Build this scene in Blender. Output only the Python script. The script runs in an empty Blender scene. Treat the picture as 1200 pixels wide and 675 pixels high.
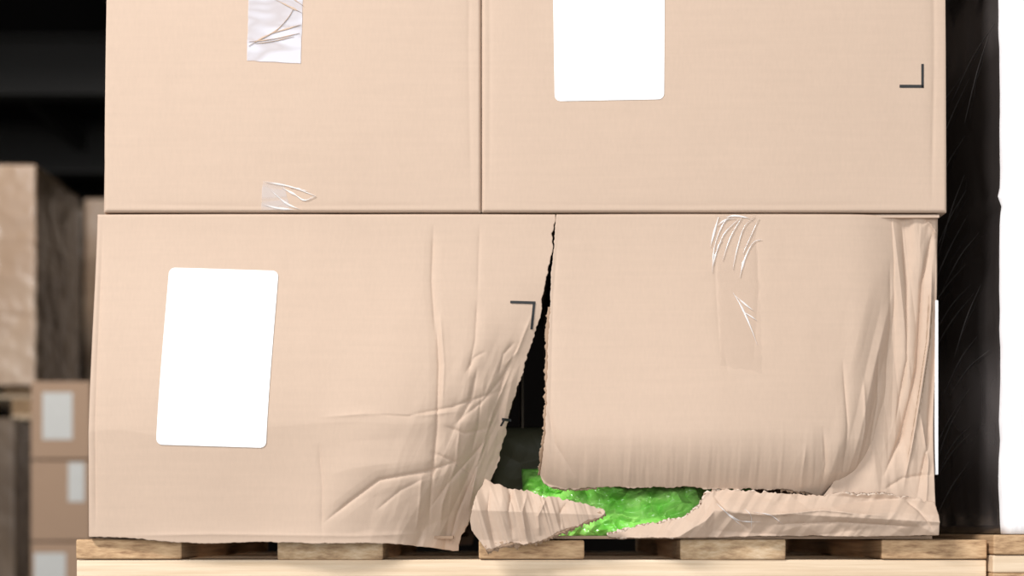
import bpy, bmesh, math, random
import numpy as np
from mathutils import Vector, noise as mn

S=0.0011; ZC=1.568; CX=600.0; CY=337.5; HOR=620.0
def WX(px): return (px-CX)*S
def WZ(py): return ZC+(CY-py)*S
ZH=WZ(HOR)
scn=bpy.context.scene
scn.view_settings.view_transform='Standard'
scn.view_settings.look='None'

# ---------------------------------------------------------------- noise
_r=np.random.RandomState(7); LAT=_r.rand(256,256)
def vn(x,y,seed=0):
    x=np.asarray(x,float)+seed*17.31; y=np.asarray(y,float)+seed*9.77
    ix=np.floor(x).astype(int); iy=np.floor(y).astype(int)
    fx=x-ix; fy=y-iy; fx=fx*fx*(3-2*fx); fy=fy*fy*(3-2*fy)
    a=LAT[ix%256,iy%256]; b=LAT[(ix+1)%256,iy%256]; c=LAT[ix%256,(iy+1)%256]; d=LAT[(ix+1)%256,(iy+1)%256]
    return ((a*(1-fx)+b*fx)*(1-fy)+(c*(1-fx)+d*fx)*fy)*2-1
def tn(x,y,seed=0):
    """faceted noise: planar triangles meeting in straight fold lines"""
    x=np.asarray(x,float)+seed*13.7; y=np.asarray(y,float)+seed*7.9
    x,y=x+0.45*vn(x*0.6,y*0.6,seed+90),y+0.45*vn(x*0.6,y*0.6,seed+91)
    s=(x+y)*0.366; xs=x+s; ys=y+s
    ix=np.floor(xs).astype(int); iy=np.floor(ys).astype(int); fx=xs-ix; fy=ys-iy
    a=LAT[ix%256,iy%256]; b=LAT[(ix+1)%256,iy%256]; c=LAT[ix%256,(iy+1)%256]; d=LAT[(ix+1)%256,(iy+1)%256]
    up=a+(b-a)*fx+(d-b)*fy; lo=a+(c-a)*fy+(d-c)*fx
    return np.where(fx>fy,up,lo)*2-1
def sm(a,b,x):
    t=np.clip((x-a)/(b-a),0,1); return t*t*(3-2*t)
def creases(X,Y,lst):
    out=np.zeros_like(X)
    for pts,amp,w in lst:
        best=np.full(X.shape,1e9); tt=np.zeros_like(X)
        n=len(pts)-1
        for i in range(n):
            ax,ay=pts[i]; bx,by=pts[i+1]; dx=bx-ax; dy=by-ay; L=dx*dx+dy*dy
            t=np.clip(((X-ax)*dx+(Y-ay)*dy)/L,0,1)
            d=np.hypot(X-ax-t*dx,Y-ay-t*dy)
            m=d<best; best=np.where(m,d,best); tt=np.where(m,(i+t)/n,tt)
        fade=np.clip(np.minimum(tt,1-tt)*5,0.0,1)
        out+=amp*(np.exp(-best/w)+0.45*np.clip(1-best/(w*6),0,1))*fade*0.8
    return out

# ---------------------------------------------------------------- materials
def newmat(name):
    m=bpy.data.materials.new(name); m.use_nodes=True
    nt=m.node_tree; b=nt.nodes['Principled BSDF']; return m,nt,b
def N(nt,t,**k):
    n=nt.nodes.new(t)
    for a,v in k.items(): setattr(n,a,v)
    return n
def mapping(nt,scale,rot=(0,0,0)):
    tc=N(nt,'ShaderNodeTexCoord'); mp=N(nt,'ShaderNodeMapping')
    mp.inputs['Scale'].default_value=scale; mp.inputs['Rotation'].default_value=rot
    nt.links.new(tc.outputs['Object'],mp.inputs['Vector']); return mp
def ramp(nt,src,stops):
    r=N(nt,'ShaderNodeValToRGB'); e=r.color_ramp.elements
    while len(e)<len(stops): e.new(0.5)
    for i,(p,c) in enumerate(stops): e[i].position=p; e[i].color=(c[0],c[1],c[2],1)
    nt.links.new(src,r.inputs['Fac']); return r
def noise_n(nt,mp,scale,detail=3,rough=0.5):
    n=N(nt,'ShaderNodeTexNoise'); n.inputs['Scale'].default_value=scale; n.inputs['Detail'].default_value=detail
    n.inputs['Roughness'].default_value=rough
    nt.links.new(mp.outputs['Vector'],n.inputs['Vector']); return n
def cardboard(name,c,var=0.035,bump=0.05):
    m,nt,b=newmat(name)
    mp=mapping(nt,(1,1,1)); n1=noise_n(nt,mp,4,3)
    mp2=mapping(nt,(300,300,90)); n2=noise_n(nt,mp2,1,2)
    mp3=mapping(nt,(9,9,160)); n3=noise_n(nt,mp3,1,2)
    a=N(nt,'ShaderNodeMath',operation='ADD'); nt.links.new(n1.outputs['Fac'],a.inputs[0]); nt.links.new(n2.outputs['Fac'],a.inputs[1])
    a2=N(nt,'ShaderNodeMath',operation='ADD'); nt.links.new(a.outputs[0],a2.inputs[0]); nt.links.new(n3.outputs['Fac'],a2.inputs[1])
    a3=N(nt,'ShaderNodeMath',operation='MULTIPLY'); a3.inputs[1].default_value=1/3; nt.links.new(a2.outputs[0],a3.inputs[0])
    lo=[x*(1-var) for x in c]; hi=[min(1,x*(1+var)) for x in c]
    r=ramp(nt,a3.outputs[0],[(0.35,lo),(0.65,hi)])
    nt.links.new(r.outputs['Color'],b.inputs['Base Color'])
    b.inputs['Roughness'].default_value=0.62; b.inputs['Specular IOR Level'].default_value=0.25
    bp=N(nt,'ShaderNodeBump'); bp.inputs['Strength'].default_value=bump; bp.inputs['Distance'].default_value=0.0006
    nt.links.new(a2.outputs[0],bp.inputs['Height']); nt.links.new(bp.outputs['Normal'],b.inputs['Normal'])
    return m
KR=(0.572,0.424,0.322)
M_card=cardboard('kraft_cardboard',KR)
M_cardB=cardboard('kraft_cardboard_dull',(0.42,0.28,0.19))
M_in=cardboard('kraft_inner',(0.36,0.24,0.16))
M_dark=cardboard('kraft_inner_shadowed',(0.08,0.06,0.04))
def torn():
    m,nt,b=newmat('torn_corrugated_edge')
    mp=mapping(nt,(330,330,330)); n=noise_n(nt,mp,1,3)
    r=ramp(nt,n.outputs['Fac'],[(0.40,(0.28,0.18,0.12)),(0.56,(0.68,0.56,0.46))])
    nt.links.new(r.outputs['Color'],b.inputs['Base Color']); b.inputs['Roughness'].default_value=0.9
    return m
M_torn=torn()
def flat(name,c,rough=0.5,spec=0.4,metal=0):
    m,nt,b=newmat(name)
    mp=mapping(nt,(1,1,1)); n=noise_n(nt,mp,40,3)
    r=ramp(nt,n.outputs['Fac'],[(0.3,[x*0.97 for x in c]),(0.7,[min(1,x*1.03) for x in c])])
    nt.links.new(r.outputs['Color'],b.inputs['Base Color'])
    b.inputs['Roughness'].default_value=rough; b.inputs['Specular IOR Level'].default_value=spec; b.inputs['Metallic'].default_value=metal
    return m
M_label=flat('white_label_paper',(0.95,0.95,0.95),0.45)
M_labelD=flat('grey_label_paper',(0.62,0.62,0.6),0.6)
M_ink=flat('black_print_ink',(0.02,0.02,0.02),0.6)
M_glint=flat('painted_tape_glint',(0.92,0.88,0.86),0.15,0.8)  # near-white ribbon colour paints the glints on wrinkled tape
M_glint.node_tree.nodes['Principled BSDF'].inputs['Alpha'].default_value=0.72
M_filmline=flat('film_crease_glint_line',(0.20,0.18,0.175),0.3,0.8)  # pale colour for painted glints along the film creases
def tape_mat(name,col,al,rot,scale,lo=0.45):
    m,nt,b=newmat(name)
    mp=mapping(nt,scale,rot); n=noise_n(nt,mp,1,2)
    r=ramp(nt,n.outputs['Fac'],[(0.0,(al,)*3),(0.40,(al,)*3),(0.465,(lo,)*3),(0.48,(lo,)*3),(0.54,(al,)*3)])
    nt.links.new(r.outputs['Color'],b.inputs['Alpha'])
    b.inputs['Base Color'].default_value=(*col,1); b.inputs['Roughness'].default_value=0.2
    bp=N(nt,'ShaderNodeBump'); bp.inputs['Strength'].default_value=0.12; bp.inputs['Distance'].default_value=0.001
    nt.links.new(n.outputs['Fac'],bp.inputs['Height']); nt.links.new(bp.outputs['Normal'],b.inputs['Normal'])
    return m
M_tape=tape_mat('clear_packing_tape',(0.66,0.63,0.67),0.9,(0,math.radians(20),0),(9,9,22),0.6)
M_tape2=tape_mat('clear_packing_tape_thin',(0.68,0.63,0.62),0.4,(0,math.radians(-30),0),(9,9,40),0.2)
M_tapeF=flat('faint_tape',(0.45,0.32,0.24),0.25,0.6)
M_tapeF.node_tree.nodes['Principled BSDF'].inputs['Alpha'].default_value=0.06
def wood(name,c1,c2,sc,mid=None):
    m,nt,b=newmat(name)
    mp=mapping(nt,sc); n=noise_n(nt,mp,1,6,0.65)
    st=[(0.28,c1),(0.70,c2)] if mid is None else [(0.28,c1),(0.48,mid),(0.70,c2)]
    r=ramp(nt,n.outputs['Fac'],st)
    nt.links.new(r.outputs['Color'],b.inputs['Base Color']); b.inputs['Roughness'].default_value=0.8
    bp=N(nt,'ShaderNodeBump'); bp.inputs['Strength'].default_value=0.5; bp.inputs['Distance'].default_value=0.0015
    nt.links.new(n.outputs['Fac'],bp.inputs['Height']); nt.links.new(bp.outputs['Normal'],b.inputs['Normal'])
    return m
M_woodA=wood('pine_deck_board',(0.20,0.10,0.045),(0.72,0.49,0.28),(30,4,150),(0.50,0.31,0.165))
M_woodA2=wood('pine_deck_board_pale',(0.26,0.15,0.08),(0.72,0.55,0.37),(34,4,110),(0.52,0.35,0.20))
M_woodB=wood('pine_cross_board',(0.64,0.46,0.29),(0.88,0.70,0.51),(3,60,120))
M_steel=flat('roof_steel',(0.07,0.065,0.06),0.6)
M_ceil=flat('ceiling_sheet',(0.02,0.018,0.017),0.9)
M_wall=flat('wall_paint',(0.035,0.028,0.024),0.9)
M_floor=flat('concrete_floor',(0.30,0.29,0.27),0.6)
def film(name,c,hi,th,sc=(45,12,6),rot=(0.3,0.5,0),wd=0.16,rough=0.25,bump=0.6,det=4):
    m,nt,b=newmat(name)
    mp=mapping(nt,sc,rot); n=noise_n(nt,mp,1.2,det,0.6)
    r=ramp(nt,n.outputs['Fac'],[(th,c),(th+wd,hi)])
    nt.links.new(r.outputs['Color'],b.inputs['Base Color']); b.inputs['Roughness'].default_value=rough
    bp=N(nt,'ShaderNodeBump'); bp.inputs['Strength'].default_value=bump; bp.inputs['Distance'].default_value=0.004
    nt.links.new(n.outputs['Fac'],bp.inputs['Height']); nt.links.new(bp.outputs['Normal'],b.inputs['Normal'])
    return m
M_filmD=film('dark_stretch_film',(0.040,0.034,0.032),(0.16,0.14,0.135),0.45,(1.5,1.2,3.5),(0.9,0,0),0.3,0.16,0.3,1)  # lighter streaks in the colour stand in for reflections on the film
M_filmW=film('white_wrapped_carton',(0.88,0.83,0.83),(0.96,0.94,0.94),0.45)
M_filmT=film('wrapped_kraft',(0.42,0.29,0.20),(0.66,0.52,0.40),0.45,(3,3,2),(0,0,0),0.3,0.28,0.25)
M_filmT2=film('wrapped_kraft_side',(0.12,0.08,0.05),(0.24,0.17,0.11),0.45,(3,3,2),(0,0,0),0.3,0.3,0.25)  # darkened copy of the wrapped kraft; shade of the sides put into its colour
def green():
    m,nt,b=newmat('green_plastic_film')
    mp=mapping(nt,(1,1,1)); n=noise_n(nt,mp,26,3)
    r=ramp(nt,n.outputs['Fac'],[(0.35,(0.15,0.56,0.05)),(0.65,(0.42,0.86,0.20))])
    nt.links.new(r.outputs['Color'],b.inputs['Base Color']); b.inputs['Roughness'].default_value=0.2
    b.inputs['Specular IOR Level'].default_value=0.9
    return m
M_green=green()
M_olive=flat('olive_shaded_film',(0.07,0.068,0.04),0.5,0.2)  # bag film darkened to olive; shade inside the gap put into the colour

# ---------------------------------------------------------------- mesh helpers
def mkobj(name,verts,faces,mats,parent=None,smooth=True,fm=None):
    me=bpy.data.meshes.new(name); me.from_pydata([tuple(v) for v in verts],[],[tuple(f) for f in faces])
    for m in mats: me.materials.append(m)
    if smooth: me.polygons.foreach_set('use_smooth',[True]*len(me.polygons))
    if fm is not None: me.polygons.foreach_set('material_index',fm)
    me.update()
    o=bpy.data.objects.new(name,me); scn.collection.objects.link(o)
    if parent: o.parent=parent
    return o
def empty(name):
    o=bpy.data.objects.new(name,None); scn.collection.objects.link(o); o.empty_display_size=0.1; return o
def cat(pts,n):
    P=np.array(pts,float); 
    if len(P)==2: t=np.linspace(0,1,n)[:,None]; return P[0]*(1-t)+P[1]*t
    Q=np.vstack([2*P[0]-P[1],P,2*P[-1]-P[-2]])
    d=np.r_[0,np.cumsum(np.hypot(*(P[1:]-P[:-1]).T))]; d/=d[-1]
    out=[]
    for t in np.linspace(0,1,n):
        i=min(np.searchsorted(d,t,side='right')-1,len(P)-2); u=(t-d[i])/(d[i+1]-d[i])
        a,b,c,e=Q[i],Q[i+1],Q[i+2],Q[i+3]
        out.append(0.5*((2*b)+(-a+c)*u+(2*a-5*b+4*c-e)*u*u+(-a+3*b-3*c+e)*u**3))
    return np.array(out)
def lin(pts,n):
    P=np.array(pts,float); d=np.r_[0,np.cumsum(np.hypot(*(P[1:]-P[:-1]).T))]; t=np.linspace(0,d[-1],n)
    return np.stack([np.interp(t,d,P[:,0]),np.interp(t,d,P[:,1])],1)
def jag(c,amp,axis,sd,taper=True):
    L=np.r_[0,np.cumsum(np.hypot(*(c[1:]-c[:-1]).T))]
    k=L; w=np.clip(np.minimum(k,k[-1]-k)/8,0,1) if taper else 1
    s=c.copy(); s[:,axis]+=amp*w*(0.7*tn(k/22.0,k*0,sd)+0.45*tn(k/7,k*0+3,sd)+0.3*tn(k/3,k*0+6,sd)); return s
def coons(L,R,T,B,nu,nv,rag={},seed=1,sharp=''):
    g=lambda p,n,k: lin(p,n) if k in sharp else cat(p,n)
    l=g(L,nv,'L'); r=g(R,nv,'R'); t=g(T,nu,'T'); b=g(B,nu,'B')
    if 'L' in rag: l=jag(l,rag['L'],0,seed)
    if 'R' in rag: r=jag(r,rag['R'],0,seed+1)
    if 'T' in rag: t=jag(t,rag['T'],1,seed+2)
    if 'B' in rag: b=jag(b,rag['B'],1,seed+3)
    u=np.linspace(0,1,nu)[None,:,None]; v=np.linspace(0,1,nv)[:,None,None]
    P=(1-v)*t[None]+v*b[None]+(1-u)*l[:,None]+u*r[:,None]-((1-u)*(1-v)*t[0]+u*(1-v)*t[-1]+(1-u)*v*b[0]+u*v*b[-1])
    return P[...,0],P[...,1]
def grid_faces(nv,nu):
    i=np.arange(nv-1)[:,None]*nu+np.arange(nu-1)[None]
    i=i.ravel(); return np.stack([i,i+nu,i+nu+1,i+1],1).tolist()
def panel(name,X,Y,D,parent,mat=None,thick=0.004,rim=None,smooth=True):
    nv,nu=X.shape
    V=np.stack([WX(X),D,WZ(Y)],-1).reshape(-1,3)
    o=mkobj(name,V.tolist(),grid_faces(nv,nu),[mat or M_card,M_in,rim or M_torn],parent,smooth)
    if thick:
        s=o.modifiers.new('s','SOLIDIFY'); s.thickness=thick; s.offset=-1
        s.material_offset=1; s.material_offset_rim=2
    return o
def ply(name,curve,w,depthf,off,parent,seed,mat=None):
    c=cat(curve,160)
    o2=c+np.array(w)*(0.6+0.5*tn(np.arange(160)/5.0,np.zeros(160),seed+5)[:,None]+0.4*tn(np.arange(160)/1.7,np.zeros(160),seed+6)[:,None])
    inn=c-np.array(w)*1.5
    X=np.stack([inn[:,0],c[:,0],o2[:,0]],1); Y=np.stack([inn[:,1],c[:,1],o2[:,1]],1)
    return panel(name,X,Y,depthf(c[:,0:1]+0*X,c[:,1:2]+0*Y)+off,parent,mat or M_torn,0.0006)
def strip_back(name,pts3,yback,parent,mat):
    n=len(pts3); V=[p for p in pts3]+[(p[0],yback,p[2]) for p in pts3]
    F=[(i,i+1,n+i+1,n+i) for i in range(n-1)]
    return mkobj(name,V,F,[mat],parent)
def conform(name,c,depthf,parent,mat,off=0.0007,step=3,rad=0,rag=0):
    c=np.array(c,float); w=np.hypot(*(c[1]-c[0])); h=np.hypot(*(c[3]-c[0]))
    nu=max(2,int(w/step)+1); nv=max(2,int(h/step)+1)
    u,v=np.meshgrid(np.linspace(0,w,nu),np.linspace(0,h,nv))
    if rad:
        for cx,cy,sx,sy in((rad,rad,-1,-1),(w-rad,rad,1,-1),(rad,h-rad,-1,1),(w-rad,h-rad,1,1)):
            m=((u-cx)*sx>0)&((v-cy)*sy>0); dx=u-cx; dy=v-cy
            r=np.maximum(np.abs(dx),np.abs(dy)); q=np.hypot(dx,dy)+1e-9
            u=np.where(m,cx+dx/q*r,u); v=np.where(m,cy+dy/q*r,v)
    u=u/w; v=v/h
    X=(1-u)*(1-v)*c[0,0]+u*(1-v)*c[1,0]+u*v*c[2,0]+(1-u)*v*c[3,0]
    Y=(1-u)*(1-v)*c[0,1]+u*(1-v)*c[1,1]+u*v*c[2,1]+(1-u)*v*c[3,1]
    if rag:
        X=X+rag*tn(Y/9,Y*0,3)*np.where((u<0.01)|(u>0.99),1,0); Y=Y+rag*tn(X/9,X*0,4)*np.where((v<0.01)|(v>0.99),1,0)
    return panel(name,X,Y,depthf(X,Y)-off,parent,mat,0)
def ribbon(name,pts,w,depthf,parent,mat,off=0.0012):
    c=cat(pts,24); t=np.gradient(c,axis=0); t/=np.hypot(t[:,0],t[:,1])[:,None]; n=np.stack([-t[:,1],t[:,0]],1)
    ww=w*np.sin(np.pi*np.linspace(0.03,0.97,24))[:,None]*(0.7+0.5*vn(np.arange(24)/4,np.zeros(24),int(pts[0][0]))[:,None])
    A=c-n*ww/2; B=c+n*ww/2; M_=c
    X=np.stack([A[:,0],M_[:,0],B[:,0]],1); Y=np.stack([A[:,1],M_[:,1],B[:,1]],1)
    D=depthf(X,Y)-off; D[:,1]-=0.0009
    return panel(name,X,Y,D,parent,mat,0)
def bbox(name,x0,x1,y0,y1,z0,z1,mat,parent=None,bev=0.003,seg=2):
    me=bpy.data.meshes.new(name); bm=bmesh.new(); bmesh.ops.create_cube(bm,size=1)
    for v in bm.verts: v.co=Vector((x0+(v.co.x+.5)*(x1-x0),y0+(v.co.y+.5)*(y1-y0),z0+(v.co.z+.5)*(z1-z0)))
    if bev: bmesh.ops.bevel(bm,geom=bm.edges[:],offset=bev,segments=seg,affect='EDGES',profile=0.5)
    bm.to_mesh(me); bm.free(); me.materials.append(mat)
    o=bpy.data.objects.new(name,me); scn.collection.objects.link(o)
    if parent: o.parent=parent
    return o

YB=0.78
# ================================================================ UPPER BOXES
def box_front(x0,x1,y0,y1,seed,extra=None,r=3.5):
    def f(X,Y):
        d=0.0012*vn(X/150,Y/150,seed)+0.0002*vn(X/25,Y/40,seed+1)-0.003*np.sin(np.pi*np.clip((X-x0)/(x1-x0),0,1))*np.sin(np.pi*np.clip((Y-y0)/(y1-y0),0,1))
        e=np.minimum(np.minimum(X-x0,x1-X),np.minimum(Y-y0,y1-Y)); e=np.clip(e,0,r)
        d=d+r*S*(1-np.sqrt(np.clip(1-(1-e/r)**2,0,1)))
        if extra: d=d+creases(X,Y,extra)
        return d
    return f
def close_box(name,X,Y,D,parent,sides='LTRB',yb=YB):
    V=np.stack([WX(X),D,WZ(Y)],-1)
    segs={'L':V[:,0],'R':V[:,-1],'T':V[0],'B':V[-1]}
    for s in sides: strip_back(name+'_side_'+s,[tuple(p) for p in segs[s][::4]]+[tuple(segs[s][-1])],yb,parent,M_card)
    c=[V[0,0],V[0,-1],V[-1,-1],V[-1,0]]
    mkobj(name+'_back',[(p[0],yb,p[2]) for p in c],[(0,1,2,3)],[M_card],parent)
TOP=-130
b1=empty('cardboard_box')
f1=box_front(122,563.5,TOP,248.5,1,[([(551,-100),(549,60),(552,240)],0.0008,2.0),([(130,239),(300,242),(555,240)],0.0006,1.6)])
X,Y=coons([(126,TOP),(125,0),(121,248.5)],[(563.5,TOP),(563.5,248.5)],[(126,TOP),(563.5,TOP)],[(121,248.5),(563.5,248.5)],281,240)
D=f1(X,Y); panel('front_panel',X,Y,D,b1,thick=0); close_box('carton',X,Y,D,b1)
conform('packing_tape',[(293,-70),(357,-70),(353,75),(290,72)],f1,b1,M_tape,rag=0.6)
for i,(p,w) in enumerate([([(292,55),(315,42),(340,34),(353,30)],3),([(305,48),(325,36),(338,22),(344,12)],2.5),([(322,0),(338,8),(354,16)],3),([(292,50),(320,47),(352,40)],2),([(300,52),(318,50),(345,44)],1.5),([(330,-6),(344,0),(356,8)],2)]):
    ribbon('tape_wrinkle_%d'%i,p,w,f1,b1,M_card)
conform('packing_tape_end',[(308,212),(333,215),(340,246),(306,246)],f1,b1,M_tape2,rag=1)
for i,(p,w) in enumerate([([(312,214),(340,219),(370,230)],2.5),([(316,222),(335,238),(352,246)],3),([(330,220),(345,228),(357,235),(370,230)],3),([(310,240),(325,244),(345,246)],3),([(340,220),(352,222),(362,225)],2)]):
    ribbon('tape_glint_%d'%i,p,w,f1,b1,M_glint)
b2=empty('cardboard_box')
f2=box_front(564.5,1110,TOP,248.5,5,[([(1094,-120),(1095,80),(1092,244)],0.0014,1.8),([(575,239),(800,241),(1090,239)],0.0006,1.6),([(573,-100),(574,100),(573,235)],0.0008,1.8)])
X,Y=coons([(564.5,TOP),(564.5,248.5)],[(1107,TOP),(1108,0),(1110,248.5)],[(564.5,TOP),(1107,TOP)],[(564.5,248.5),(1110,248.5)],343,240)
D=f2(X,Y); panel('front_panel',X,Y,D,b2,thick=0); close_box('carton',X,Y,D,b2)
conform('shipping_label',[(647,-80),(779,-80),(778,117),(650,119)],f2,b2,M_label,rad=7)
conform('printed_mark_v',[(1079.5,75),(1082.5,75),(1082.5,103),(1079.5,103)],f2,b2,M_ink,0.0006)
conform('printed_mark_h',[(1054,99.5),(1082.5,99.5),(1082.5,103),(1054,103)],f2,b2,M_ink,0.0006)

# ================================================================ LOWER LEFT (crushed) BOX
RE=[(651,251),(646,300),(638,345),(628,385),(613,435),(600,480),(588,525),(574,562),(556,598),(543,622),(536,646)]
rey=np.array([p[1] for p in RE],float); rex=np.array([p[0] for p in RE],float)
C3=[([(508,262),(506,330),(511,400)],0.0024,1.7),([(511,360),(515,430),(513,500),(506,570),(500,630)],0.0034,1.8),([(516,365),(521,430),(519,480)],-0.002,1.7),
([(560,345),(557,400),(548,445)],0.0020,1.7),([(562,262),(561,300),(560,350)],0.0012,1.6),
([(375,491),(430,487),(500,488),(545,482)],-0.0018,1.7),([(430,487),(480,489),(530,478),(600,452)],0.0024,1.7),
([(380,614),(412,588),(446,563),(500,553),(548,536)],0.0040,1.8),([(376,520),(380,570),(379,632)],0.0018,2.2),
([(612,395),(590,440),(566,470),(530,500)],0.0024,1.8),([(600,430),(578,480),(560,540),(548,600)],-0.0034,1.7),
([(588,470),(565,520),(530,560),(500,600)],0.0030,1.7),([(575,505),(553,560),(535,600),(525,640)],0.0040,1.7),
([(540,490),(535,540),(518,590),(514,622)],-0.0024,1.7),([(625,365),(606,412),(590,430)],-0.0022,1.8),
([(495,556),(492,590),(487,622)],-0.0022,1.7),([(560,430),(552,470),(535,500)],0.0028,1.7),
([(520,500),(545,508),(575,500)],0.0024,1.7),([(505,530),(530,540),(560,560)],0.0026,1.7),
([(545,440),(556,420),(570,412)],0.0018,1.7),([(584,440),(590,415),(604,400)],0.002,1.7),
([(440,600),(470,575),(500,560)],0.0020,1.8),([(130,628),(250,626),(420,628),(510,625)],-0.0015,2.5),
([(120,255),(117,400),(114,560),(112,625)],0.0020,2.0),([(565,455),(560,500),(552,530)],0.002,1.6),([(592,432),(586,460),(574,490)],0.002,1.6)]
def f3(X,Y):
    xr=np.interp(Y,rey,rex); e=xr-X
    d=0.0015*vn(X/160,Y/160,11)+0.0002*vn(X/20,Y/40,12)-0.028*sm(260,505,Y)*(0.55+0.45*np.sin(np.pi*np.clip((X-105)/480,0,1)))
    d=d+0.018*np.clip((Y-(505-10*vn(X/90,X*0,5)-0.04*(X-300)))/135,0,1)
    t=sm(300,600,Y)
    d=d+0.055*t*np.clip(1-e/(55+50*t),0,1)**1.5
    d=d-0.010*t*np.exp(-((e-150)/60)**2)
    m=sm(370,520,Y)*np.exp(-(np.clip(e,0,999)/75)**2)
    q=X*0.93+Y*0.36; p=-X*0.36+Y*0.93
    d=d+m*0.0090*tn(q/24,p/95,21)+m*0.0018*tn(q/8,p/32,22)
    m2=sm(490,560,Y)*sm(370,440,X); d=d+m2*0.0045*tn(X/55,Y/45,25)
    ee=np.clip(np.minimum(X-(113-10*(Y-250)/385),Y-250),0,3.5); d=d+3.5*S*(1-np.sqrt(np.clip(1-(1-ee/3.5)**2,0,1)))
    return d+creases(X,Y,C3)
b3=empty('damaged_cardboard_box')
X,Y=coons([(113,251),(110,380),(106,520),(103,629)],RE,[(113,251),(400,250),(651,251)],[(103,629),(150,631),(230,637),(310,635),(400,637),(440,636),(490,640),(515,645),(536,646)],461,330,{'R':2.5,'B':1.2},seed=3)
D=f3(X,Y); panel('front_panel',X,Y,D,b3); close_box('carton',X,Y,D,b3,'L')
bbox('top_panel',WX(113),WX(648),0.006,YB,WZ(254),WZ(250.5),M_card,b3,0)
bbox('bottom_panel',WX(106),WX(530),0.03,YB,WZ(631.5),WZ(628),M_in,b3,0)
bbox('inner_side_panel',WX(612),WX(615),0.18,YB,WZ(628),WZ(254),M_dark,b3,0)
conform('shipping_label',[(199,314),(327,318),(315,526),(187,522)],f3,b3,M_label,rad=7,off=0.001)
conform('printed_mark_h',[(598,353),(627.5,353.5),(627.5,356.5),(598,356)],f3,b3,M_ink,0.0010,1.5)
conform('printed_mark_v',[(624.5,355),(627.5,355),(624.5,386),(621.5,386)],f3,b3,M_ink,0.0010,1.5)
conform('printed_mark_low',[(588,488.5),(599,489.5),(599,492.5),(588,491.5)],f3,b3,M_ink,0.0016,1.5)
conform('printed_mark_low_b',[(590,490),(592.5,490),(588,498),(585.5,498)],f3,b3,M_ink,0.0016,1.5)

# ================================================================ LOWER RIGHT (torn) BOX
b4=empty('torn_cardboard_box')
R4=[(1050,251),(1054,330),(1056,400),(1052,460),(1040,515),(1022,553),(992,582)]
r4y=np.array([p[1] for p in R4],float); r4x=np.array([p[0] for p in R4],float)
B4=[(633,556),(640,566),(662,573),(740,571),(830,572),(915,574),(945,577),(970,584),(992,582)]
L4=[(652,251),(648,300),(645,350),(642,400),(640,480),(636,530),(633,556)]
b4x=np.array([p[0] for p in B4],float); b4y=np.array([p[1] for p in B4],float)
C4=[([(985,420),(990,500),(986,575)],0.0026,1.8),([(1010,440),(1012,500),(1002,560)],-0.0024,1.8),([(1030,410),(1030,470),(1018,535)],0.0028,1.8),
([(655,262),(648,350),(645,470),(646,550)],0.0012,2.4),([(960,500),(965,545),(962,580)],0.0024,1.8),([(940,520),(938,560),(940,576)],-0.002,1.8),
([(1045,300),(1046,380),(1040,450)],0.0018,1.8),([(840,255),(838,330),(842,430)],0.0007,2),([(885,255),(888,340),(880,430)],0.0007,2),([(845,402),(850,440),(880,455)],0.0006,4),
([(640,470),(650,520),(675,560)],0.0016,2.5)]
def f4(X,Y):
    xr=np.interp(Y,r4y,r4x); er=np.clip(xr-X,0,999); yb=np.interp(X,b4x,b4y); eb=np.clip(yb-Y,0,999)
    t=sm(260,560,Y)
    d=0.0012*vn(X/140,Y/140,31)+0.0002*vn(X/20,Y/30,32)
    d=d-0.030*t*np.sin(np.pi*np.clip((X-600)/470,0,1))-0.008*t
    d=d+0.034*np.clip(1-eb/70,0,1)**1.9
    d=d+(0.012+0.03*t)*np.clip(1-er/60,0,1)**2
    m=sm(490,570,Y)
    d=d+m*(0.0012+0.0040*sm(860,980,X))*tn(X/15,Y/150,33)+m*0.0006*tn(X/5,Y/60,34)
    m2=sm(80,20,er)*sm(300,480,Y); d=d+m2*0.0055*tn((X+Y*0.25)/14,Y/120,35)
    ee=np.clip(Y-250,0,4); d=d+4*S*(1-np.sqrt(np.clip(1-(1-ee/4)**2,0,1)))
    return d+creases(X,Y,C4)
X,Y=coons(L4,R4,[(652,251),(850,250),(1050,251)],B4,380,270,{'L':1.8,'B':2.5},seed=9)
panel('front_panel',X,Y,f4(X,Y),b4,thick=0.0045)
ply('torn_ply_left',[(644,360),(641,400),(639,480),(635,530),(632,556)],(-3.0,0),f4,0.003,b4,5)
ply('torn_ply_bottom',[(915,573),(945,577),(970,584),(990,582)],(0,4),f4,0.003,b4,6)
ply('torn_ply_corner',[(634,556),(641,566),(662,573),(700,572)],(0,2.5),f4,0.003,b4,7)
C5=[([(1098,262),(1084,330),(1078,430),(1060,510),(1036,560)],0.008,2.2),([(1096,300),(1090,400),(1074,500),(1060,575)],-0.007,2.2),([(1060,256),(1066,330),(1066,420),(1052,500)],0.005,2.2),
([(1100,290),(1097,420),(1090,520),(1075,590)],0.005,2.0),([(1035,575),(1060,560),(1098,555)],0.003,2.0),([(1080,480),(1090,540),(1085,600)],-0.004,2.0),([(1088,256),(1094,262),(1103,275)],-0.005,2.0)]
def f5(X,Y):
    d=0.014+0.0042*tn(X/24,Y/130,41)+0.0010*tn(X/8,Y/50,42)-0.010*sm(480,600,Y)
    e=np.clip(1103-X,0,5); d=d+5*S*(1-np.sqrt(np.clip(1-(1-e/5)**2,0,1)))
    return d+creases(X,Y,C5)
X,Y=coons([(1038,252),(1040,400),(1020,500),(960,590)],[(1104,251),(1103,300),(1100,400),(1097,500),(1097,600)],[(1038,252),(1104,251)],[(960,590),(1030,600),(1097,600)],130,300)
D=f5(X,Y); panel('corner_flap',X,Y,D,b4); close_box('carton',X,Y,D,b4,'R')
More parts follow.
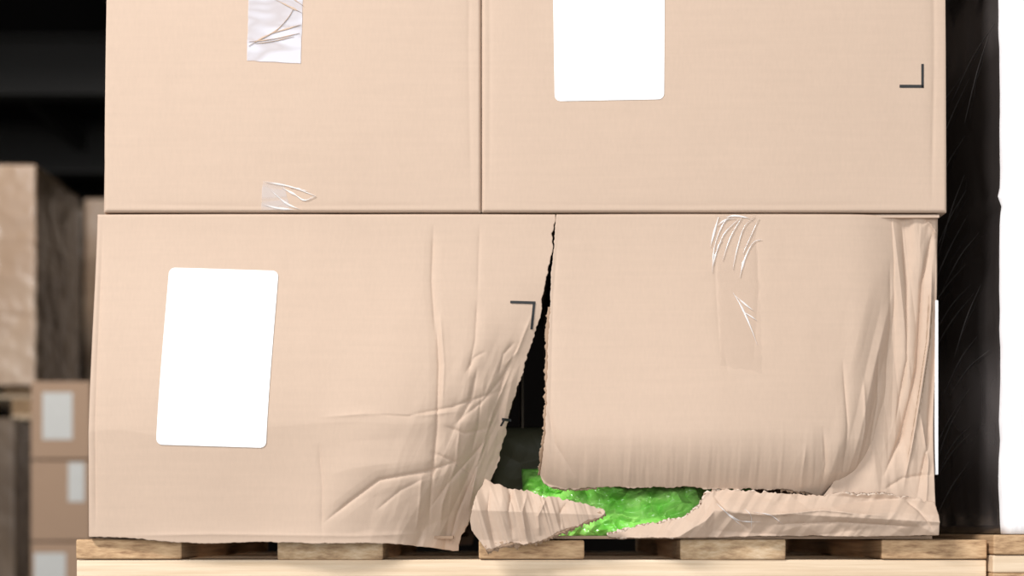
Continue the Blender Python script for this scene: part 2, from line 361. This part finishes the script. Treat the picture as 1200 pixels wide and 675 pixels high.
def f6(X,Y):
    yt=np.interp(X,[715,760,795,825,835,1098],[626,614,606,588,576,590])
    d=-0.004-0.016*np.clip(1-np.abs(Y-yt-22)/24,0,1)+0.006*tn(X/45,Y/24,51)
    d=d+0.0024*tn((X+Y*0.7)/11,Y/60,52)+0.016*np.clip(1-(X-700)/80,0,1)
    return d+creases(X,Y,[([(840,600),(900,604),(960,598),(1040,606)],-0.005,1.9),([(835,580),(850,600),(880,622)],0.004,1.9),([(1060,585),(1075,600),(1090,622)],0.004,1.9),([(900,615),(980,612),(1080,618)],0.004,1.9)])
T6=[(712,627),(745,618),(780,611),(800,607),(818,594),(828,578),(850,574),(900,577),(960,580),(1030,578),(1095,588)]
X,Y=coons([(712,627),(713,628),(714,629)],[(1095,588),(1096,605),(1097,627)],T6,[(714,629),(800,630),(930,628),(1020,629),(1097,627)],360,60,{'T':3.5,'B':0.8},seed=14,sharp='T')
panel('bottom_strip',X,Y,f6(X,Y),b4)
ply('torn_ply_strip',T6[:7],(-1.0,-3.0),f6,0.003,b4,8)
def f7(X,Y):
    u=np.clip((X-555)/150,0,1)
    d=-0.028+0.030*np.clip(1-(Y-560)/30,0,1)**2*(1-u)+0.012*u
    d=d-0.012*np.clip(1-np.abs(Y-(598+u*6))/34,0,1)
    d=d+0.0042*tn((X-Y*0.3)/11,Y/120,61)+0.0010*tn((X-Y*.3)/4,Y/60,62)
    return d+creases(X,Y,[([(600,572),(596,600),(602,632)],0.004,1.8),([(640,584),(630,605),(632,628)],-0.004,1.8),([(575,570),(572,600),(580,640)],0.003,1.8),([(618,576),(612,600),(617,632)],-0.003,1.8),([(664,588),(655,602),(657,620)],0.003,1.8)])
B7=[(570,644),(600,637),(628,634),(655,624),(680,613),(705,604)]
X,Y=coons([(568,561),(557,588),(553,618),(570,644)],[(706,597),(708,600),(705,604)],[(568,561),(600,573),(650,583),(685,592),(706,597)],B7,200,90,{'T':3.5,'B':4,'L':1.5},seed=20,sharp='TB')
panel('torn_tongue',X,Y,f7(X,Y),b4,thick=0.005)
ply('torn_ply_tongue',B7,(1,6),f7,0.004,b4,9); ply('torn_ply_tongue_b',B7,(2,3),f7,0.001,b4,12,M_in)
bbox('top_panel',WX(655),WX(1102),0.006,YB,WZ(254),WZ(250.5),M_card,b4,0)
bbox('bottom_panel',WX(640),WX(1095),0.012,YB,WZ(631.5),WZ(628),M_in,b4,0)
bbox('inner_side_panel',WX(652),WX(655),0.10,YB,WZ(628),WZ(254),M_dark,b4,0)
bbox('side_label',WX(1099),WX(1103),0.014,0.14,WZ(556),WZ(350),M_label,b4,0.001)
conform('tape_band',[(838,252),(886,252),(890,440),(842,430)],f4,b4,M_tapeF,0.0008,rag=2)
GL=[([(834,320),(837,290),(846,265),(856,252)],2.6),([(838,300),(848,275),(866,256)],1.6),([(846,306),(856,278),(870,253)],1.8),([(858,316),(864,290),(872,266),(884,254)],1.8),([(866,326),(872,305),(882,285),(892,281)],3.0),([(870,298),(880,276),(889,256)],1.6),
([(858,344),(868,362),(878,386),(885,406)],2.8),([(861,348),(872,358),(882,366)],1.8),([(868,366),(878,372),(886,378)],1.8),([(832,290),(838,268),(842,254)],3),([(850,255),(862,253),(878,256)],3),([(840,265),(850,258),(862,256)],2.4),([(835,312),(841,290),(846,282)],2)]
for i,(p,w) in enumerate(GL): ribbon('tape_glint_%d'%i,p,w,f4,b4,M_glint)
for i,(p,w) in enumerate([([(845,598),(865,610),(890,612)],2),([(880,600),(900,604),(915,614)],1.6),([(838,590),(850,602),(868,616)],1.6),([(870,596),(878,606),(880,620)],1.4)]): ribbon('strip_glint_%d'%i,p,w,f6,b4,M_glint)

# ================================================================ GREEN BAGS
gb=empty('green_plastic_bags')
def bagsheet(name,x0,x1,y0,y1,base,amp,seed,mat,sc=1.0,lean=0.0006,step=1.0,smooth=False):
    """crinkled film wrapped round the bag: folded facets with crisp creases"""
    nu=int((x1-x0)/step); nv=int((y1-y0)/step)
    X,Y=np.meshgrid(np.linspace(x0,x1,nu),np.linspace(y0,y1,nv))
    U=(X-x0)/(x1-x0)*2-1; W=(Y-y0)/(y1-y0)*2-1
    puff=np.sqrt(np.clip((1-U**6)*(1-W**4),0,1))
    n=0.55*tn(X/(40*sc)+Y/(50*sc),Y/(26*sc)-X/(120*sc),seed)+0.50*tn(X/(17*sc)-Y/(26*sc),Y/(12*sc)+X/(50*sc),seed+1)+0.16*tn(X/(7*sc)+Y/(15*sc),Y/(7*sc),seed+2)+0.25*vn(X/50,Y/30,seed+3)
    D=base+amp*2.2*(1-puff)+amp*n-lean*(Y-y1)*1.0
    return panel(name,X,Y,D,gb,mat,0.0004,mat,smooth)
bagsheet('bag_film_front',652,845,566,631,0.018,0.020,3,M_green)
bagsheet('bag_film_left',612,690,545,631,0.040,0.018,8,M_green,0.9)
bagsheet('bag_film_back',700,900,560,630,0.070,0.014,14,M_green)
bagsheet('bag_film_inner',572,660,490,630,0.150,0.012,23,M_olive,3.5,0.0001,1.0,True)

# ================================================================ PALLETS
def pallet(x0,x1,yf,yb,ztop,name='wooden_pallet'):
    p=empty(name); W=x1-x0; bw=0.1370; n=5
    for i in range(n):
        a=x0+(W-bw)*i/(n-1)
        o=bbox('deck_board_%d'%i,0,bw,yf,yb,-0.0255-(i%2)*0.0008,-(i*7%3)*0.0006,M_woodA2 if i in(1,3) else M_woodA,p,0.0025,3)
        o.location=(a,0,ztop)
    for j,yy in enumerate((yf+0.003,(yf+yb)/2-0.05,yb-0.103)):
        bbox('cross_board_%d'%j,x0,x1,yy,yy+0.1,ztop-0.049,ztop-0.0265,M_woodB,p,0.002)
        for i in range(3):
            a=x0+(W-0.1)*i/2; bbox('block_%d_%d'%(j,i),a,a+0.1,yy,yy+0.1,ztop-0.122,ztop-0.0495,M_woodA,p,0.002)
    for i in range(3):
        a=x0+(W-0.1)*i/2; bbox('runner_%d'%i,a,a+0.1,yf,yb,ztop-0.144,ztop-0.1225,M_woodB,p,0.002)
    return p
PT=WZ(632)
pallet(WX(86),WX(1160),0.012,0.80,PT)
pallet(WX(86),WX(1160),0.012,0.80,0.144)
NX0=WX(1163); pallet(NX0,NX0+1.178,-0.005,0.80,PT+0.006); pallet(NX0,NX0+1.178,-0.005,0.80,0.144)
def carton(x0,x1,y0,y1,z0,z1,mat,label=None,name='cardboard_box'):
    e=empty(name); bbox('body',x0,x1,y0,y1,z0,z1,mat,e,0.004)
    xm=(x0+x1)/2
    bbox('top_tape',xm-0.025,xm+0.025,y0,y1,z1-0.0005,z1+0.0004,M_tapeF,e,0)
    if label:
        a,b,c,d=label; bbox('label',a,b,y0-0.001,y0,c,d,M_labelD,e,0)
    return e
zc=PT-0.144
for k in range(2):
    z0=0.145+k*(zc-0.146)/2; z1=z0+(zc-0.146)/2-0.001
    carton(WX(103),WX(598),0,0.78,z0,z1,M_card); carton(WX(602),WX(1103),0,0.78,z0,z1,M_card)

# ================================================================ WRAPPED LOADS
def wrapped(name,x0,x1,y0,y1,z0,z1,mf,ms,seed,r=0.015,amp=0.004,seams=()):
    pts=[]
    def arc(cx,cy,a0):
        for k in range(7):
            a=a0+math.pi/2*k/6; pts.append((cx+r*math.cos(a),cy+r*math.sin(a)))
    arc(x1-r,y1-r,0); arc(x0+r,y1-r,math.pi/2); arc(x0+r,y0+r,math.pi); arc(x1-r,y0+r,1.5*math.pi)
    full=[]
    for i in range(len(pts)):
        a=pts[i]; b=pts[(i+1)%len(pts)]; L=math.hypot(b[0]-a[0],b[1]-a[1]); n=max(1,int(L/0.012))
        for k in range(n): full.append((a[0]+(b[0]-a[0])*k/n,a[1]+(b[1]-a[1])*k/n))
    fa=np.array(full); seg=np.hypot(*(np.roll(fa,-1,0)-fa).T); arcl=np.r_[0,np.cumsum(seg)[:-1]]
    nz=max(8,int((z1-z0)/0.012)); cx=(x0+x1)/2; cy=(y0+y1)/2; n=len(full); V=[];F=[];fm=[]
    dx=fa[:,0]-cx; dy=fa[:,1]-cy; L=np.hypot(dx,dy)
    for j in range(nz+1):
        z=z0+(z1-z0)*j/nz
        k=amp*(0.6*tn(arcl*9+z*7,z*12-arcl*3,seed)+0.3*tn(arcl*30+z*20,z*26,seed+1))
        for sz in seams: k=k-0.005*math.exp(-((z-sz)/0.008)**2)+0.004*math.exp(-((z-sz-0.012)/0.008)**2)
        V+= [(x,y,z) for x,y in zip(fa[:,0]+dx/L*k,fa[:,1]+dy/L*k)]
    for j in range(nz):
        for i in range(n):
            i2=(i+1)%n; F.append((j*n+i,j*n+i2,(j+1)*n+i2,(j+1)*n+i))
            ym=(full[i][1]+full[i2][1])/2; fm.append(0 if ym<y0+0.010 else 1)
    F.append(tuple(range(nz*n,nz*n+n))); fm.append(1); F.append(tuple(reversed(range(n)))); fm.append(1)
    return mkobj(name,V,F,[mf,ms],None,True,fm)
w=wrapped('stretch_wrapped_pallet_load',WX(1174),WX(1174)+1.15,0.0,0.78,PT+0.007,2.1,M_filmW,M_filmD,3,seams=(WZ(242),))
for i in range(20):  # thin pale tubes act as glossy streaks where the film creases
    rr=random.Random(i+5); z=rr.uniform(WZ(600),WZ(0)); y0=rr.uniform(0.02,0.2); L=rr.uniform(0.12,0.25)
    cu=bpy.data.curves.new('film_crease_glint_%d'%i,'CURVE'); cu.dimensions='3D'; cu.bevel_depth=0.0007; s=cu.splines.new('BEZIER'); s.bezier_points.add(2)
    rise=rr.uniform(0.04,0.09)
    for k,bpnt in enumerate(s.bezier_points):
        bpnt.co=(WX(1174)-0.003,y0+L*k/2,z-rise*k/2+(0.008 if k==1 else 0)); bpnt.handle_left_type=bpnt.handle_right_type='AUTO'; bpnt.radius=(0.2,1,0.2)[k]
    cu.materials.append(M_filmline); o=bpy.data.objects.new('film_crease_glint_%d'%i,cu); scn.collection.objects.link(o); o.parent=w
wrapped('stretch_wrapped_pallet_load',WX(1174),WX(1174)+1.15,0.0,0.78,0.145,zc+0.005,M_filmW,M_filmD,5)

# ================================================================ BACKGROUND STOCK
def BX(px,D): return (px-CX)*D/2000
def BZ(py,D): return ZH+(HOR-py)*D/2000
D=7.0; y=D-2.2
ys=[(447,538,(50,85,460,515)),(540,634,(80,99,542,588)),(636,728,(40,77,648,690)),(730,822,None),(824,917,None),(919,-1,None)]
for a,b,l in ys:
    lab=(BX(l[0],D),BX(l[1],D),BZ(l[3],D),BZ(l[2],D)) if l else None
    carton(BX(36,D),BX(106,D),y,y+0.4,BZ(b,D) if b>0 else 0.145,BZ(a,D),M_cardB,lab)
pallet(BX(20,D),BX(20,D)+0.8,y-0.02,y+0.6,0.144)
D=7.8; y=D-2.2
wrapped('stretch_wrapped_pallet_load',BX(-260,D),BX(42,D),y,y+0.8,BZ(452,D),BZ(193,D),M_filmT,M_filmT2,8,amp=0.008,seams=(BZ(285,D),BZ(370,D)))
pallet(BX(-262,D),BX(30,D),y+0.12,y+0.8,BZ(452,D)-0.002)
z2=BZ(452,D)-0.147
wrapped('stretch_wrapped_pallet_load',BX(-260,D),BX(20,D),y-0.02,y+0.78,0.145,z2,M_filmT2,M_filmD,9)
pallet(BX(-262,D),BX(22,D),y,y+0.8,0.144)
D=9.6; y=D-2.2
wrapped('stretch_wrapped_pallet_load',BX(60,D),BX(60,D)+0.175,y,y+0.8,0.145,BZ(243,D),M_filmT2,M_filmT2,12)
wrapped('stretch_wrapped_pallet_load',BX(101,D),BX(101,D)+0.8,y-0.05,y+0.8,0.145,BZ(235,D),M_filmT,M_filmT2,13)
pallet(BX(58,D),BX(58,D)+1.1,y-0.06,y+0.82,0.144)

# ================================================================ BUILDING
def slab(name,x0,x1,y0,y1,z0,z1,m): return bbox(name,x0,x1,y0,y1,z0,z1,m,None,0)
slab('floor',-9,9,-8,28,-0.1,0,M_floor)
slab('ceiling',-9,9,-8,28,5.2,5.3,M_ceil)
slab('wall_back',-9,9,28,28.2,0,5.2,M_wall)
slab('wall_left',-9.2,-9,-8,28,0,5.2,M_wall)
slab('wall_right',9,9.2,-8,28,0,5.2,M_wall)
for k,yy in enumerate((7,11.5,14.5,18,22)):
    e=empty('roof_beam')
    bbox('web',-9,9,yy-0.01,yy+0.01,4.75,5.2,M_steel,e,0); bbox('flange',-9,9,yy-0.12,yy+0.12,4.72,4.75,M_steel,e,0)
    bbox('top_flange',-9,9,yy-0.12,yy+0.12,5.17,5.2,M_steel,e,0)
for xx in (-7.2,-5.6,-4.2,-2.8):
    e=empty('roof_purlin'); bbox('purlin_web',xx-0.04,xx+0.04,-8,28,4.95,5.18,M_steel,e,0)

# ================================================================ LIGHT
def area(name,loc,target,sx,sy,power,col=(1,1,1)):
    l=bpy.data.lights.new(name,'AREA'); l.shape='RECTANGLE'; l.size=sx; l.size_y=sy; l.energy=power; l.color=col
    o=bpy.data.objects.new(name,l); scn.collection.objects.link(o); o.location=loc
    o.rotation_euler=(Vector(target)-Vector(loc)).to_track_quat('-Z','Y').to_euler(); return o
area('key_softbox',(-2.5,-2.7,4.4),(0,0,1.4),1.4,0.7,228,(1,0.99,0.985))  # added unseen key light, raking from upper left to bring out the creases
area('front_fill_light',(0.5,-7.5,2.6),(0,0,1.6),7,4,345,(0.97,0.985,1))  # added broad fill from behind the camera; the dock opening is made up
area('aisle_fill_light',(-2.2,3.2,5.0),(-2.6,6.0,1.5),1.5,1.5,135,(1,0.93,0.85))  # extra unseen lamp added to brighten the background stock
wd=bpy.data.worlds.new('World'); scn.world=wd; wd.use_nodes=True
wd.node_tree.nodes['Background'].inputs[0].default_value=(0.9,0.95,1,1); wd.node_tree.nodes['Background'].inputs[1].default_value=0.6

# ================================================================ CAMERA
cd=bpy.data.cameras.new('camera'); cam=bpy.data.objects.new('camera',cd); scn.collection.objects.link(cam)
cam.location=(0,-2.2,ZH); cam.rotation_euler=(math.pi/2,0,0); cd.lens=60; cd.sensor_width=36
cd.shift_y=(HOR-CY)/1200
cd.dof.use_dof=True; cd.dof.focus_distance=2.2; cd.dof.aperture_fstop=3.6
scn.camera=cam
